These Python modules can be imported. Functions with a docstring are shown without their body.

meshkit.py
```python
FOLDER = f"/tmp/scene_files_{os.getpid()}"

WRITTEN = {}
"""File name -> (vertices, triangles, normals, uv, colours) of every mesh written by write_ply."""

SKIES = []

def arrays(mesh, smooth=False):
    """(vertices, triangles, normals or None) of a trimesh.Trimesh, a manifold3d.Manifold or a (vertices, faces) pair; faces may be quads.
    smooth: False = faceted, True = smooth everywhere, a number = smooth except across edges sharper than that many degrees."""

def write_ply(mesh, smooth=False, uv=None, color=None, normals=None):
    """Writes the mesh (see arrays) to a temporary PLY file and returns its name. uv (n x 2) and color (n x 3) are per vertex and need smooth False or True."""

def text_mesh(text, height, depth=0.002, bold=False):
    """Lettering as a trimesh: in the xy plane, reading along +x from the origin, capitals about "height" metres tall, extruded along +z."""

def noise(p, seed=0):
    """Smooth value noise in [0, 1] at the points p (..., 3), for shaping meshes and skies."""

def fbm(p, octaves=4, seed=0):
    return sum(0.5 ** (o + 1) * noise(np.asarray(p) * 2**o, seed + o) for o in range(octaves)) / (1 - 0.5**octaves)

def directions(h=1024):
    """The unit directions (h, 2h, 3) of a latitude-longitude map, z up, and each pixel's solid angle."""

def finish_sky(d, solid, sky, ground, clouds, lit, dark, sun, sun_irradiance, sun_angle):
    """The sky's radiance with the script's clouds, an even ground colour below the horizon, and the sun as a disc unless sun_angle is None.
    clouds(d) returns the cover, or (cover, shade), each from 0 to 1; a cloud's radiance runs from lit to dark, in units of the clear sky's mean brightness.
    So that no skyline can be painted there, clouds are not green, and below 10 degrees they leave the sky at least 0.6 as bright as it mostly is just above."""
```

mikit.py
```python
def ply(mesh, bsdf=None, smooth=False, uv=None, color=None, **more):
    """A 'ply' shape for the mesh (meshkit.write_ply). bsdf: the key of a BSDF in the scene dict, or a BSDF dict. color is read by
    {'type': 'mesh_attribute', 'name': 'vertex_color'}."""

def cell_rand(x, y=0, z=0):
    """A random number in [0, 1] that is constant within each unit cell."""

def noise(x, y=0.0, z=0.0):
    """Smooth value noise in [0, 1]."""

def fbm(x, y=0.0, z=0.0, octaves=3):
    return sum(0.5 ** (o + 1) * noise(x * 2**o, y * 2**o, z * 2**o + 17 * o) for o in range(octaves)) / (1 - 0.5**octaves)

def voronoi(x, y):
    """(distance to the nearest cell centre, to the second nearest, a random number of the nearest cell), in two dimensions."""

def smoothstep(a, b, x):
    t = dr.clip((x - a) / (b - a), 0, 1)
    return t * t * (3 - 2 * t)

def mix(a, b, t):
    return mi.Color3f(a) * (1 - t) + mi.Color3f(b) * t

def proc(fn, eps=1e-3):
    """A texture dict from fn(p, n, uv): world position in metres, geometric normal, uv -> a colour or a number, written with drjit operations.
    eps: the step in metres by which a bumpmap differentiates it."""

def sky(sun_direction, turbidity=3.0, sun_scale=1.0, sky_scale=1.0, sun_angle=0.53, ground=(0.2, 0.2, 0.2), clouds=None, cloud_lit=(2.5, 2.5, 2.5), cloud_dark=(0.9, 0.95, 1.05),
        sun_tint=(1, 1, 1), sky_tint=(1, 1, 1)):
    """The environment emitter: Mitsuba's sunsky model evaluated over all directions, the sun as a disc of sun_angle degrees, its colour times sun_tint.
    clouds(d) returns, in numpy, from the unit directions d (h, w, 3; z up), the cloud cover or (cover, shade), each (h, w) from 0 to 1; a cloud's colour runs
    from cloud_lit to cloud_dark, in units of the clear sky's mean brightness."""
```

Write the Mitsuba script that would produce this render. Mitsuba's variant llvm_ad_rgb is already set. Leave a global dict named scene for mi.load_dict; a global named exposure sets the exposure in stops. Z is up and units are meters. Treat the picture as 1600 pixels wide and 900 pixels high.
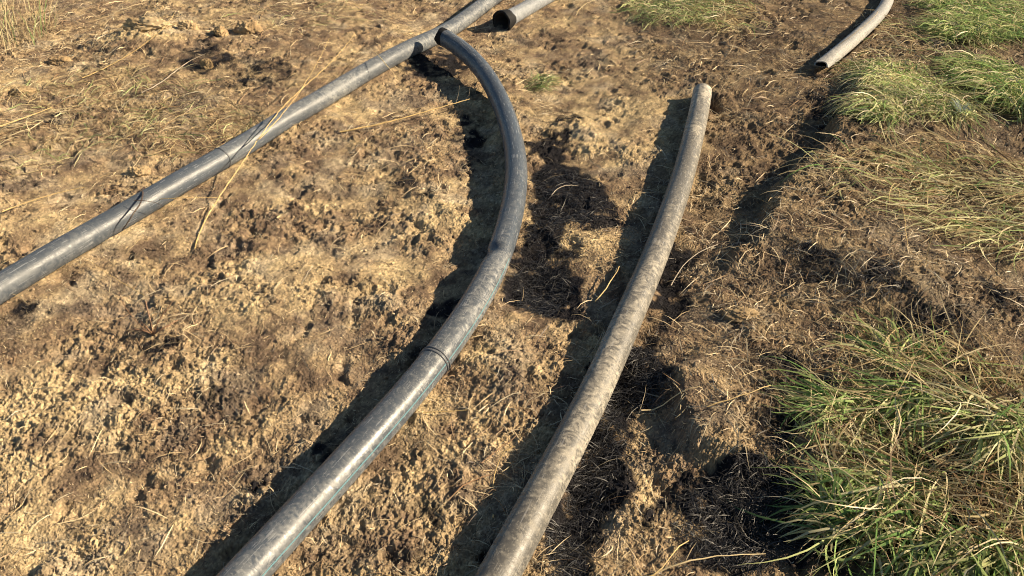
import math
import numpy as np
import trimesh
import mitsuba as mi
import mikit
import meshkit
from scipy.spatial import cKDTree
from scipy.interpolate import splprep, splev

T = mi.ScalarTransform4f
CAM_H, PITCH = 1.56, math.radians(37.0)
exposure = 3.02
SUN = (math.cos(math.radians(28.5)), 0.05, math.sin(math.radians(28.5)))
scene, labels = {'type': 'scene'}, {}
scene['camera'] = {
    'type': 'perspective', 'fov_axis': 'x', 'fov': math.degrees(2 * math.atan(800 / 1232)),
    'near_clip': 0.05, 'far_clip': 300.0,
    'to_world': T().look_at(origin=[0, 0, CAM_H], target=[0, math.cos(PITCH), CAM_H - math.sin(PITCH)], up=[0, 0, 1])}
scene['sky'] = mikit.sky(SUN, turbidity=3, sun_scale=1.0, sky_scale=0.42, ground=(0.2, 0.17, 0.12), sun_tint=(0.96, 1.0, 1.06), sky_tint=(1.0, 0.97, 0.93))

R = 0.045  # outer radius of the 90 mm pipes
rng = np.random.default_rng(11)

# ------------------------------------------------------------------ materials
VC = {'type': 'mesh_attribute', 'name': 'vertex_color'}
fbm, noise, voronoi, smoothstep, mix = mikit.fbm, mikit.noise, mikit.voronoi, mikit.smoothstep, mikit.mix


def soil_bump(p, n, uv):
    return fbm(p.x * 210, p.y * 210, p.z * 210, octaves=3) * 0.008


scene['soil_material'] = {'type': 'bumpmap', 'arbitrary': mikit.proc(soil_bump, eps=8e-4), 'scale': 1.0,
                          'bsdf': {'type': 'principled', 'base_color': VC, 'roughness': 0.95, 'specular': 0.15}}
scene['crumb_material'] = {'type': 'principled', 'base_color': VC, 'roughness': 0.95, 'specular': 0.15}
scene['straw_material'] = {'type': 'twosided', 'bsdf': {'type': 'principled', 'base_color': VC, 'roughness': 0.5, 'specular': 0.45}}
scene['grass_material'] = {'type': 'principledthin', 'base_color': VC, 'roughness': 0.38, 'diff_trans': 0.7, 'eta': 1.45}


def dust_amount(uv, p, lo, hi, fine):
    """Dried mud on plastic: smears across the pipe (uv in metres: along, around), with fine specks."""
    wx, wy = 0.012 * noise(uv.x * 40, uv.y * 40, 11.0), 0.016 * noise(uv.x * 40, uv.y * 40, 12.0)
    smear = fbm((uv.x + 2 * wx) * 120 + uv.y * 10, (uv.y + 1.5 * wy) * 85, 3.0, octaves=5)
    broad = fbm(uv.x * 3.1, uv.y * 8, 9.0, octaves=4)
    speck = noise(uv.x * 330, uv.y * 300, 1.0)
    speck2 = noise(uv.x * 140, uv.y * 110, 5.0)
    d = smoothstep(0.36, 0.66, smear * 0.62 + broad * 0.38)
    d = d * (0.40 + 0.95 * smoothstep(0.36, 0.62, broad)) * (0.45 + 0.55 * speck2) + fine * smoothstep(0.72, 0.95, speck)
    d = d + 0.6 * fine * smoothstep(0.74, 0.9, speck2)
    return mikit.dr.clip(lo + (hi - lo) * d, 0, 1)


def pipe_material(name, base, dust, lo, hi, fine, rough, where=lambda s: 1.0):
    def colour(p, n, uv):
        d = dust_amount(uv, p, lo, hi, fine) * where(uv.x)
        tone = 0.8 + 0.4 * fbm(uv.x * 3.0, uv.y * 14.0, 2.0)
        scratch = smoothstep(0.80, 0.9, noise(uv.x * 26, uv.y * 420, 4.0)) * 0.10
        return mix(mi.Color3f(base) * tone + scratch, dust, d)

    def roughness(p, n, uv):
        return mikit.dr.clip(rough + 0.5 * dust_amount(uv, p, lo, hi, fine), 0, 1)

    def bump(p, n, uv):
        return 0.0007 * dust_amount(uv, p, lo, hi, fine) + 0.0012 * noise(uv.x * 30, uv.y * 30, 2.0)

    scene[name] = {'type': 'twosided', 'bsdf': {'type': 'bumpmap', 'arbitrary': mikit.proc(bump, eps=1e-3), 'scale': 1.0, 'bsdf': {
        'type': 'principled', 'base_color': mikit.proc(colour), 'roughness': mikit.proc(roughness), 'specular': 0.5}}}


scene['charred_plastic'] = {'type': 'twosided', 'bsdf': {'type': 'principled', 'base_color': {'type': 'rgb', 'value': [0.007, 0.007, 0.008]}, 'roughness': 0.75, 'specular': 0.25}}
scene['dusty_inner_plastic'] = {'type': 'twosided', 'bsdf': {'type': 'principled', 'base_color': {'type': 'rgb', 'value': [0.03, 0.028, 0.026]}, 'roughness': 0.7}}
scene['blue_plastic'] = {'type': 'twosided', 'bsdf': {'type': 'principled', 'base_color': {'type': 'rgb', 'value': [0.11, 0.225, 0.265]}, 'roughness': 0.35}}
scene['weld_plastic'] = {'type': 'twosided', 'bsdf': {'type': 'principled', 'base_color': {'type': 'rgb', 'value': [0.085, 0.09, 0.10]}, 'roughness': 0.45}}

# ------------------------------------------------------------------ terrain: broad shape
RIDGES = [  # (points along the crest, steep side on its left; height, width of the steep side, width of the gentle side)
    ([(2.208, 4.319), (1.772, 3.777), (1.564, 3.333), (1.329, 2.990), (1.091, 2.721), (0.985, 2.484), (0.894, 2.315), (0.753, 2.142), (0.632, 1.969)], 0.09, 0.05, 0.5),
    ([(0.408, 1.685), (0.449, 1.619), (0.467, 1.495), (0.472, 1.382), (0.441, 1.298)], 0.062, 0.04, 0.22),
    ([(0.856, 1.726), (0.856, 1.519), (0.786, 1.403), (0.747, 1.278), (0.717, 1.128), (0.638, 0.919)], 0.02, 0.05, 0.6),
]
BUMPS = [  # low mounds and hollows: (x, y, rx, ry), height
    ((0.195, 2.368, 0.138, 0.125), 0.030), ((-0.267, 2.575, 0.122, 0.131), 0.028), ((-0.275, 1.471, 0.103, 0.093), 0.012), ((-0.775, 1.969, 0.245, 0.198), 0.02),
    ((0.535, 3.170, 0.254, 0.315), 0.022), ((-2.030, 4.319, 0.249, 0.181), 0.05), ((-1.170, 1.519, 0.210, 0.145), 0.018), ((-0.056, 1.726, 0.094, 0.112), 0.015),
    ((0.106, 2.106, 0.096, 0.143), -0.028), ((0.293, 1.645, 0.059, 0.095), -0.035), ((0.187, 1.339, 0.057, 0.126), -0.035), ((0.135, 1.145, 0.054, 0.090), -0.03),
    ((0.505, 2.142, 0.065, 0.146), -0.03), ((-0.170, 3.202, 0.099, 0.384), -0.02), ((0.694, 2.647, 0.089, 0.243), -0.02), ((0.515, 1.163, 0.106, 0.109), -0.03),
    ((0.952, 3.530, 0.027, 0.088), -0.06), ((0.699, 1.904, 0.120, 0.095), 0.025), ((0.266, 1.238, 0.063, 0.058), 0.03), ((1.319, 2.106, 0.191, 0.143), 0.03),
    ((0.391, 1.843, 0.051, 0.079), -0.03), ((-1.544, 2.179, 0.039, 0.037), -0.02), ((-1.521, 3.170, 0.169, 0.125), 0.02), ((-1.766, 2.506, 0.143, 0.113), 0.03),
    ((2.081, 3.545, 0.428, 0.448), 0.02), ((0.980, 4.637, 0.452, 0.451), 0.01), ((1.094, 1.382, 0.298, 0.308), 0.015)]


def crest(x, y, pts):
    """Signed distance to a polyline of the points (positive on its right side, far to near) and how far along/outside it is."""
    pts = np.array(pts)
    best, sgn, along = np.full(x.shape, 9.0), np.ones(x.shape), np.zeros(x.shape)
    for k, (a, b) in enumerate(zip(pts[:-1], pts[1:])):
        d = b - a
        t = np.clip(((x - a[0]) * d[0] + (y - a[1]) * d[1]) / (d @ d), 0, 1)
        ex, ey = x - a[0] - t * d[0], y - a[1] - t * d[1]
        r = np.hypot(ex, ey)
        s = np.where(d[0] * (y - a[1]) - d[1] * (x - a[0]) > 0, 1.0, -1.0)
        near = r < best
        best, sgn, along = np.where(near, r, best), np.where(near, s, sgn), np.where(near, (k + t) / (len(pts) - 1), along)
    return best * sgn, along


def sm(a, b, x):
    t = np.clip((x - a) / (b - a), 0, 1)
    return t * t * (3 - 2 * t)


def broad(x, y):
    x, y = np.asarray(x, float), np.asarray(y, float)
    z = np.zeros(np.broadcast(x, y).shape)
    wob = 0.05 * (meshkit.noise(np.stack([x * 9, y * 9, 0 * x], -1), 5) - 0.5) + 0.03 * (meshkit.noise(np.stack([x * 26, y * 26, 0 * x], -1), 6) - 0.5)
    for pts, h, left, right in RIDGES:
        d, along = crest(x, y, pts)
        d = d + wob
        z += h * sm(0, 0.3, along) * sm(0, 0.35, 1 - along) * np.where(d < 0, sm(-left - 0.03, 0, d), np.exp(-(d / right) ** 2))
    for (bx, by, rx, ry), h in BUMPS:
        z += h * np.exp(-((x - bx) / rx) ** 2 - ((y - by) / ry) ** 2)
    q = np.stack([x, y, 0 * x], -1)
    z += 0.035 * (meshkit.fbm(q * 3.1, 3, 1) - 0.5) + 0.09 * (meshkit.noise(q * 0.7, 3) - 0.5)
    return z


# ------------------------------------------------------------------ pipes: centre lines
def line(points, step=0.012, smooth=0.00003):
    p = np.array(points, float)
    tck, _ = splprep(p.T, s=smooth * len(p), k=3)
    q = np.array(splev(np.linspace(0, 1, 400), tck)).T
    s = np.r_[0, np.cumsum(np.linalg.norm(np.diff(q, axis=0), axis=1))]
    n = max(8, int(s[-1] / step))
    return np.stack([np.interp(np.linspace(0, s[-1], n), s, q[:, k]) for k in range(3)], -1)


LINES = {
    'straight': [(-1.752, 1.893, 0.042), (-1.705, 1.987, 0.042), (-1.663, 2.063, 0.042), (-1.557, 2.288, 0.042), (-1.425, 2.520, 0.042), (-1.209, 2.955, 0.042), (-1.036, 3.296, 0.042), (-0.842, 3.668, 0.042), (-0.662, 3.961, 0.042), (-0.520, 4.203, 0.042), (-0.367, 4.512, 0.042),
                 (-0.224, 4.811, 0.042), (-0.041, 5.170, 0.042), (0.267, 5.733, 0.042), (0.628, 6.310, 0.042)],
    'striped': [(-0.372, 4.184, 0.125), (-0.322, 4.099, 0.124), (-0.241, 4.005, 0.110), (-0.154, 3.848, 0.092), (-0.083, 3.645, 0.074), (-0.035, 3.355, 0.062), (-0.006, 3.149, 0.056), (0.008, 2.952, 0.055), (0.014, 2.766, 0.055), (0.010, 2.601, 0.055), (-0.005, 2.449, 0.055),
                (-0.025, 2.309, 0.052), (-0.046, 2.216, 0.048), (-0.083, 2.068, 0.046), (-0.124, 1.953, 0.046), (-0.165, 1.849, 0.045), (-0.204, 1.752, 0.045), (-0.247, 1.658, 0.045), (-0.287, 1.572, 0.045), (-0.321, 1.491, 0.045), (-0.358, 1.413, 0.045), (-0.394, 1.342, 0.045), (-0.429, 1.274, 0.045),
                (-0.500, 1.147, 0.045), (-0.534, 1.090, 0.045), (-0.564, 1.033, 0.045), (-0.593, 0.981, 0.045), (-0.621, 0.930, 0.045), (-0.652, 0.870, 0.045), (-0.684, 0.811, 0.045)],
    'muddy': [(0.914, 3.582, 0.052), (0.853, 3.368, 0.050), (0.796, 3.153, 0.048), (0.738, 2.953, 0.046), (0.676, 2.767, 0.046), (0.621, 2.616, 0.046), (0.570, 2.463, 0.046), (0.520, 2.318, 0.046), (0.473, 2.188, 0.046), (0.428, 2.068, 0.046), (0.387, 1.953, 0.046), (0.351, 1.848, 0.046), (0.313, 1.751, 0.046),
              (0.274, 1.657, 0.046), (0.234, 1.571, 0.046), (0.194, 1.490, 0.046), (0.156, 1.412, 0.046), (0.122, 1.341, 0.046), (0.092, 1.273, 0.046), (0.064, 1.207, 0.046), (0.037, 1.147, 0.046), (0.010, 1.089, 0.046), (-0.015, 1.033, 0.046), (-0.040, 0.981, 0.046), (-0.065, 0.921, 0.046), (-0.093, 0.858, 0.046), (-0.119, 0.798, 0.046)],
    'sawn': [(-0.060, 4.616, 0.052), (-0.004, 4.712, 0.047), (0.066, 4.814, 0.045), (0.186, 4.979, 0.044), (0.328, 5.191, 0.044), (0.563, 5.537, 0.044), (0.875, 5.959, 0.044)],
    'short': [(1.559, 3.845, 0.040), (1.686, 3.997, 0.042), (1.825, 4.168, 0.044), (1.989, 4.397, 0.045), (2.141, 4.632, 0.043), (2.291, 4.904, 0.036), (2.405, 5.143, 0.026)],
}
AX = {}
for k, pts in LINES.items():
    pts = np.array(pts)
    pts[:, 2] -= 0.004
    a = line(pts)
    z = broad(a[:, 0], a[:, 1])
    w = np.hanning(61)
    zs = np.convolve(np.pad(z, 30, mode='edge'), w / w.sum(), mode='valid')
    a[:, 2] += zs
    AX[k] = a


def reach(k, xy):
    """Metres along a centre line to the point nearest xy."""
    a = AX[k]
    i = int(np.argmin(np.hypot(a[:, 0] - xy[0], a[:, 1] - xy[1])))
    return float(np.linalg.norm(np.diff(a[:i + 1], axis=0), axis=1).sum())


S_WELD, S_KINK, S_LOW = reach('straight', (-1.206, 2.955)), reach('striped', (-0.042, 2.240)), reach('muddy', (0.045, 1.166))
pipe_material('bluish_plastic', (0.043, 0.055, 0.074), (0.31, 0.31, 0.295), 0.08, 0.36, 0.4, 0.40, lambda s: 0.55 + 0.75 * smoothstep(S_WELD - 0.02, S_WELD + 0.02, s))
pipe_material('striped_plastic', (0.036, 0.047, 0.065), (0.39, 0.385, 0.36), 0.07, 0.32, 0.8, 0.30, lambda s: 0.45 + 0.65 * smoothstep(S_KINK, S_KINK + 0.05, s) - 0.45 * smoothstep(S_KINK + 0.6, S_KINK + 0.95, s))
pipe_material('muddy_plastic', (0.045, 0.046, 0.048), (0.39, 0.355, 0.29), 0.14, 0.70, 0.5, 0.38, lambda s: 1.45 - 0.5 * smoothstep(0.0, 1.2, s) - 0.35 * smoothstep(S_LOW - 0.1, S_LOW + 0.2, s))
pipe_material('grey_plastic', (0.11, 0.125, 0.145), (0.34, 0.35, 0.36), 0.20, 0.60, 0.3, 0.45)
pipe_material('bleached_plastic', (0.15, 0.155, 0.16), (0.40, 0.38, 0.34), 0.22, 0.75, 0.3, 0.5)
PIPE_PTS = np.vstack(list(AX.values()))
PIPE_REST = np.concatenate([np.clip(1 - (np.vstack([line(np.array(LINES[k]))])[:, 2] - 0.058) / 0.02, 0, 1) for k in AX])
PIPE_TREE = cKDTree(PIPE_PTS[:, :2])

# ------------------------------------------------------------------ terrain: crumbs and colour
XC = (-4.6, 4.6, 0.55, 6.1)


def cells(spacing, seed):
    r = np.random.default_rng(seed)
    gx, gy = np.meshgrid(np.arange(XC[0], XC[1], spacing), np.arange(XC[2], XC[3], spacing))
    p = np.stack([gx.ravel(), gy.ravel()], -1)
    p = p[np.abs(p[:, 0]) < 0.98 * (p[:, 1] + 0.9)]
    p += r.uniform(-0.5, 0.5, p.shape) * spacing
    return cKDTree(p), r.uniform(0, 1, (len(p), 3))


CELLS = [(cells(0.075, 1), 0.045, 0.006), (cells(0.026, 2), 0.017, 0.0042), (cells(0.012, 3), 0.0080, 0.0033), (cells(0.0066, 4), 0.0047, 0.0029)]


def fine(x, y):
    """Height of the crumbs on the soil and a random tone of the crumb at each point."""
    q = np.stack([x, y], -1)
    n3 = np.stack([x, y, 0 * x], -1)
    rough = 0.45 + 0.95 * sm(0.40, 0.62, meshkit.fbm(n3 * 4.0, 3, 21))
    z, tone = np.zeros(len(x)), np.full(len(x), 0.5)
    warp = q + 0.012 * np.stack([meshkit.noise(n3 * 60, 31) - 0.5, meshkit.noise(n3 * 60, 32) - 0.5], -1)
    for (tree, rnd), radius, h in CELLS:
        d, i = tree.query(warp, k=1)
        r = radius * (0.55 + 0.45 * rnd[i, 0])
        b = np.sqrt(np.clip(1 - (d / r) ** 2, 0, 1))
        pick = np.clip(rnd[i, 1] * 1.7 - 0.35, 0, 1)
        z = z + h * rough * pick * b
        tone = np.where((b > 0.25) & (pick > 0.2), 0.35 * tone + 0.65 * rnd[i, 2], tone)
    z += 0.008 * rough * (meshkit.fbm(n3 * 45, 3, 41) - 0.5)
    # pits
    z -= 0.014 * sm(0.66, 0.86, meshkit.fbm(n3 * 14, 3, 51))
    z += 0.020 * (meshkit.fbm(n3 * 10, 3, 52) - 0.5)
    return z, tone


def settle(x, y, z):
    """The soil under the pipes: pressed down where a pipe lies, never poking through it."""
    d, i = PIPE_TREE.query(np.stack([x, y], -1), k=1)
    za = PIPE_PTS[i, 2]
    low = za - R
    bank = 0.004 + 0.016 * meshkit.fbm(np.stack([x * 14, y * 14, 0 * x], -1), 2, 77) * (d > 0.02)
    w = np.exp(-(d / 0.06) ** 2) * 0.85 * PIPE_REST[i] * (z < low + 0.012)
    z = z * (1 - w) + (low + bank + 0.5 * np.clip(z - broad(x, y), -0.01, 0.02)) * w
    lim = za - np.sqrt(np.clip((R + 0.003) ** 2 - d ** 2, 0, None))
    return np.where(d < R + 0.003, np.minimum(z, lim - 0.002 + 0.010 * (d / R) ** 2 * (d < R)), z)


def near(x, y):
    return (np.abs(x) < 0.95 * (y + 0.9)) & (y > 0.6) & (y < 6.0)


def height(x, y, detail=True):
    x, y = np.asarray(x, float).ravel(), np.asarray(y, float).ravel()
    z = broad(x, y)
    tone = np.full(len(x), 0.5)
    if detail:
        m = near(x, y)
        zz, tt = fine(x[m], y[m])
        z[m] += zz
        tone[m] = tt
    return settle(x, y, z), tone


def blobs(x, y, items, seed, wob=0.35):
    n3 = np.stack([x, y, 0 * x], -1)
    jx, jy = (meshkit.fbm(n3 * 7, 3, seed) - 0.5) * 2 * wob, (meshkit.fbm(n3 * 7, 3, seed + 9) - 0.5) * 2 * wob
    v = np.zeros(len(x))
    for (bx, by, rx, ry), s in items:
        e = np.sqrt(((x - bx) / rx + jx) ** 2 + ((y - by) / ry + jy) ** 2)
        v = np.maximum(v, s * (1 - sm(0.40, 1.25, e)))
    return v


BURNT = [((0.186, 3.048, 0.126, 0.419), 1.0), ((0.140, 2.552, 0.097, 0.373), 1.0), ((0.133, 2.142, 0.142, 0.227), 1.1), ((0.297, 2.647, 0.124, 0.243), 1.0), ((0.376, 1.726, 0.113, 0.140), 1.0), ((0.279, 1.519, 0.087, 0.145), 1.1), ((0.212, 1.339, 0.081, 0.147), 1.1), ((0.160, 1.182, 0.076, 0.111), 1.0), ((0.535, 1.182, 0.168, 0.148), 1.1), ((0.510, 2.106, 0.085, 0.215), 0.9), ((1.087, 1.403, 0.318, 0.383), 0.72), ((0.882, 1.093, 0.294, 0.120), 0.72), ((1.220, 1.813, 0.232, 0.149), 0.6), ((0.185, 2.905, 0.132, 0.334), 1.0), ((0.257, 2.599, 0.147, 0.190), 1.0), ((0.102, 2.335, 0.091, 0.205), 1.0), ((0.348, 1.726, 0.094, 0.112), 1.0), ((0.379, 1.606, 0.083, 0.087), 1.0), ((0.249, 1.471, 0.069, 0.116), 1.0), ((0.240, 1.298, 0.090, 0.122), 1.0), ((0.167, 1.163, 0.085, 0.091), 0.9), ((0.469, 1.238, 0.110, 0.077), 0.9), ((0.615, 1.258, 0.095, 0.098), 1.0), ((0.467, 1.076, 0.131, 0.084), 0.9), ((0.469, 1.969, 0.082, 0.131), 0.8),
         ((0.578, 2.255, 0.080, 0.172), 0.7), ((0.823, 1.645, 0.091, 0.122), 0.8), ((0.691, 1.426, 0.061, 0.112), 0.8), ((1.318, 1.904, 0.160, 0.095), 0.6), ((1.926, 3.777, 0.193, 0.245), 0.5), ((1.461, 3.333, 0.146, 0.339), 0.5),
         ((0.107, 2.123, 0.118, 0.188), 1.0), ((0.251, 2.696, 0.156, 0.300), 0.85), ((0.163, 3.019, 0.082, 0.234), 0.8), ((0.293, 1.645, 0.073, 0.146), 0.9), ((0.201, 1.308, 0.068, 0.185), 0.95), ((0.132, 1.093, 0.059, 0.103), 0.8), ((0.531, 1.163, 0.144, 0.155), 0.9),
         ((1.000, 2.142, 0.086, 0.102), 0.8), ((1.157, 2.070, 0.126, 0.140), 0.55), ((-1.306, 3.860, 0.229, 0.253), 0.45), ((-1.607, 3.990, 0.151, 0.142), 0.6), ((-0.378, 4.126, 0.206, 0.281), 0.7), ((-0.458, 2.746, 0.153, 0.153), 0.45), ((-0.124, 2.002, 0.124, 0.134), 0.6),
         ((-0.226, 1.726, 0.075, 0.112), 0.4), ((-0.464, 1.382, 0.066, 0.087), 0.4), ((-0.836, 1.568, 0.053, 0.050), 0.5), ((-0.657, 1.298, 0.048, 0.045), 0.5), ((-1.050, 1.278, 0.048, 0.060), 0.45), ((-1.590, 1.969, 0.069, 0.079), 0.6), ((-1.024, 1.182, 0.076, 0.052), 0.35),
         ((0.495, 2.142, 0.060, 0.183), 0.6), ((0.750, 1.645, 0.110, 0.095), 0.6), ((0.391, 1.843, 0.059, 0.103), 0.7), ((-0.173, 3.266, 0.098, 0.531), 0.5), ((0.706, 2.647, 0.074, 0.293), 0.35), ((-0.029, 1.043, 0.086, 0.065), 0.4), ((-0.748, 2.216, 0.088, 0.061), 0.3), ((0.806, 1.128, 0.090, 0.088), 0.6),
         ((-1.630, 4.173, 0.139, 0.171), 0.5), ((-1.104, 1.813, 0.116, 0.065), 0.5), ((-0.169, 1.200, 0.092, 0.075), 0.35), ((1.565, 2.002, 0.082, 0.134), 0.5), ((-0.235, 1.093, 0.088, 0.051), 0.4), ((-2.133, 3.333, 0.117, 0.122), 0.45)]
SANDY = [((0.207, 2.368, 0.138, 0.134), 1.0), ((-0.787, 2.106, 0.340, 0.252), 0.85), ((-1.209, 1.568, 0.267, 0.278), 0.75), ((-0.969, 1.645, 0.219, 0.159), 0.6), ((0.518, 3.266, 0.374, 0.463), 0.85), ((-1.520, 2.376, 0.184, 0.126), 0.9), ((-0.266, 2.552, 0.111, 0.157), 0.9),
         ((-0.057, 1.769, 0.088, 0.127), 0.9), ((-2.013, 4.370, 0.288, 0.245), 1.0), ((-0.734, 3.545, 0.245, 0.222), 0.5), ((-0.262, 1.519, 0.105, 0.145), 0.55), ((-1.113, 1.145, 0.165, 0.144), 0.7), ((0.731, 1.873, 0.079, 0.068), 0.6), ((0.318, 1.278, 0.054, 0.072), 0.9), ((-0.803, 2.696, 0.201, 0.199), 0.5),
         ((-2.416, 3.860, 0.326, 0.253), 0.5), ((-0.133, 1.382, 0.099, 0.109), 0.4), ((1.164, 2.647, 0.124, 0.097), 0.4), ((-0.500, 2.179, 0.196, 0.187), 0.55), ((0.507, 1.619, 0.072, 0.041), 0.5), ((-1.363, 2.647, 0.149, 0.097), 0.5)]


def soil_colour(x, y, tone):
    n3 = np.stack([x, y, 0 * x], -1)
    big, mid, small = meshkit.fbm(n3 * 2.6, 3, 61), meshkit.fbm(n3 * 12, 4, 62), meshkit.noise(n3 * 130, 63)
    sand = np.clip(0.19 + 0.75 * blobs(x, y, SANDY, 71) + 1.7 * (mid - 0.47) + 0.8 * (big - 0.5), 0, 1)
    burnt = sm(0.22, 0.72, blobs(x, y, BURNT, 81, 0.8) * (0.88 + 1.5 * (mid - 0.42) + 2.6 * (meshkit.fbm(n3 * 28, 3, 66) - 0.47)))
    right = sm(0.05, 0.75, x - 0.10 * y)
    sand = sand * (1 - 0.5 * right)
    c_sand, c_mid, c_dark = np.array([0.47, 0.362, 0.205]), np.array([0.235, 0.168, 0.105]), np.array([0.060, 0.042, 0.036])
    t = np.clip(sand, 0, 1)[:, None]
    c = c_mid * (1 - t) + c_sand * t
    dark = np.clip(sm(0.47, 0.62, meshkit.fbm(n3 * 20, 4, 64)) * (1 - 0.75 * sand) + sm(0.66, 0.92, small) * 0.6, 0, 1)[:, None]
    c = c * (1 - 0.62 * dark) + c_dark * 0.62 * dark
    c = c * (0.70 + 0.52 * tone[:, None])
    grey = sm(0.5, 0.75, meshkit.fbm(n3 * 9, 3, 65))[:, None] * 0.28
    c = c * (1 - grey) + c.mean(1, keepdims=True) * np.array([1.02, 0.98, 0.9]) * grey
    c = c * (1 - 0.30 * right[:, None])
    g = np.random.default_rng(99).normal(0, 1, (len(x), 1))
    c = c * np.exp(0.22 * g)
    b = burnt[:, None] * 0.985
    return np.clip(c * (1 - b) + np.array([0.009, 0.009, 0.012]) * (0.5 + tone[:, None]) * b, 0.004, 0.9)


def soot(x, y, colour):
    """Straw on the burnt patches is charred."""
    b = np.clip(blobs(x, y, BURNT, 81, 0.6) * 1.6 - 0.3, 0, 1)[:, None]
    return colour * (1 - 0.97 * b)


def axis_marks(inner, step, outer):
    a = np.arange(0, inner + step, step)
    out, s = [], step
    while a[-1] + sum(out) < outer:
        s *= 1.35
        out.append(s)
    a = np.r_[a, a[-1] + np.cumsum(out)]
    return np.r_[-a[:0:-1], a]


X = axis_marks(1.60, 0.00255, 45.0)
ys, y = [], 0.70
while y < 5.75:
    ys.append(y)
    y += 0.0033 * (y + 0.9) / 1.75
up, s = [], 0.03
while y < 90:
    up.append(y)
    s *= 1.3
    y += s
dn, y, s = [], 0.70, 0.01
while y > -60:
    s *= 1.35
    y -= s
    dn.append(y)
Y = np.array(dn[::-1] + ys + up)
scale = np.maximum((Y + 0.9) / 1.75, 0.8)
scale = np.minimum(scale, 3.9)
gx, gy = X[None, :] * scale[:, None], np.broadcast_to(Y[:, None], (len(Y), len(X)))
gz, tone = height(gx, gy)
ny, nx = gx.shape
V = np.stack([gx.ravel(), gy.ravel(), gz], -1)
ii = (np.arange(ny - 1)[:, None] * nx + np.arange(nx - 1)[None, :]).ravel()
F = np.vstack([np.stack([ii, ii + 1, ii + nx + 1], -1), np.stack([ii, ii + nx + 1, ii + nx], -1)])
COL = soil_colour(V[:, 0], V[:, 1], tone)
scene['ground'] = mikit.ply(trimesh.Trimesh(V, F, process=False), 'soil_material', smooth=True, uv=V[:, :2], color=COL)
labels['ground'] = {'label': 'crumbly ochre and burnt brown soil of the field', 'kind': 'structure'}
print('ground', len(F))


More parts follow.
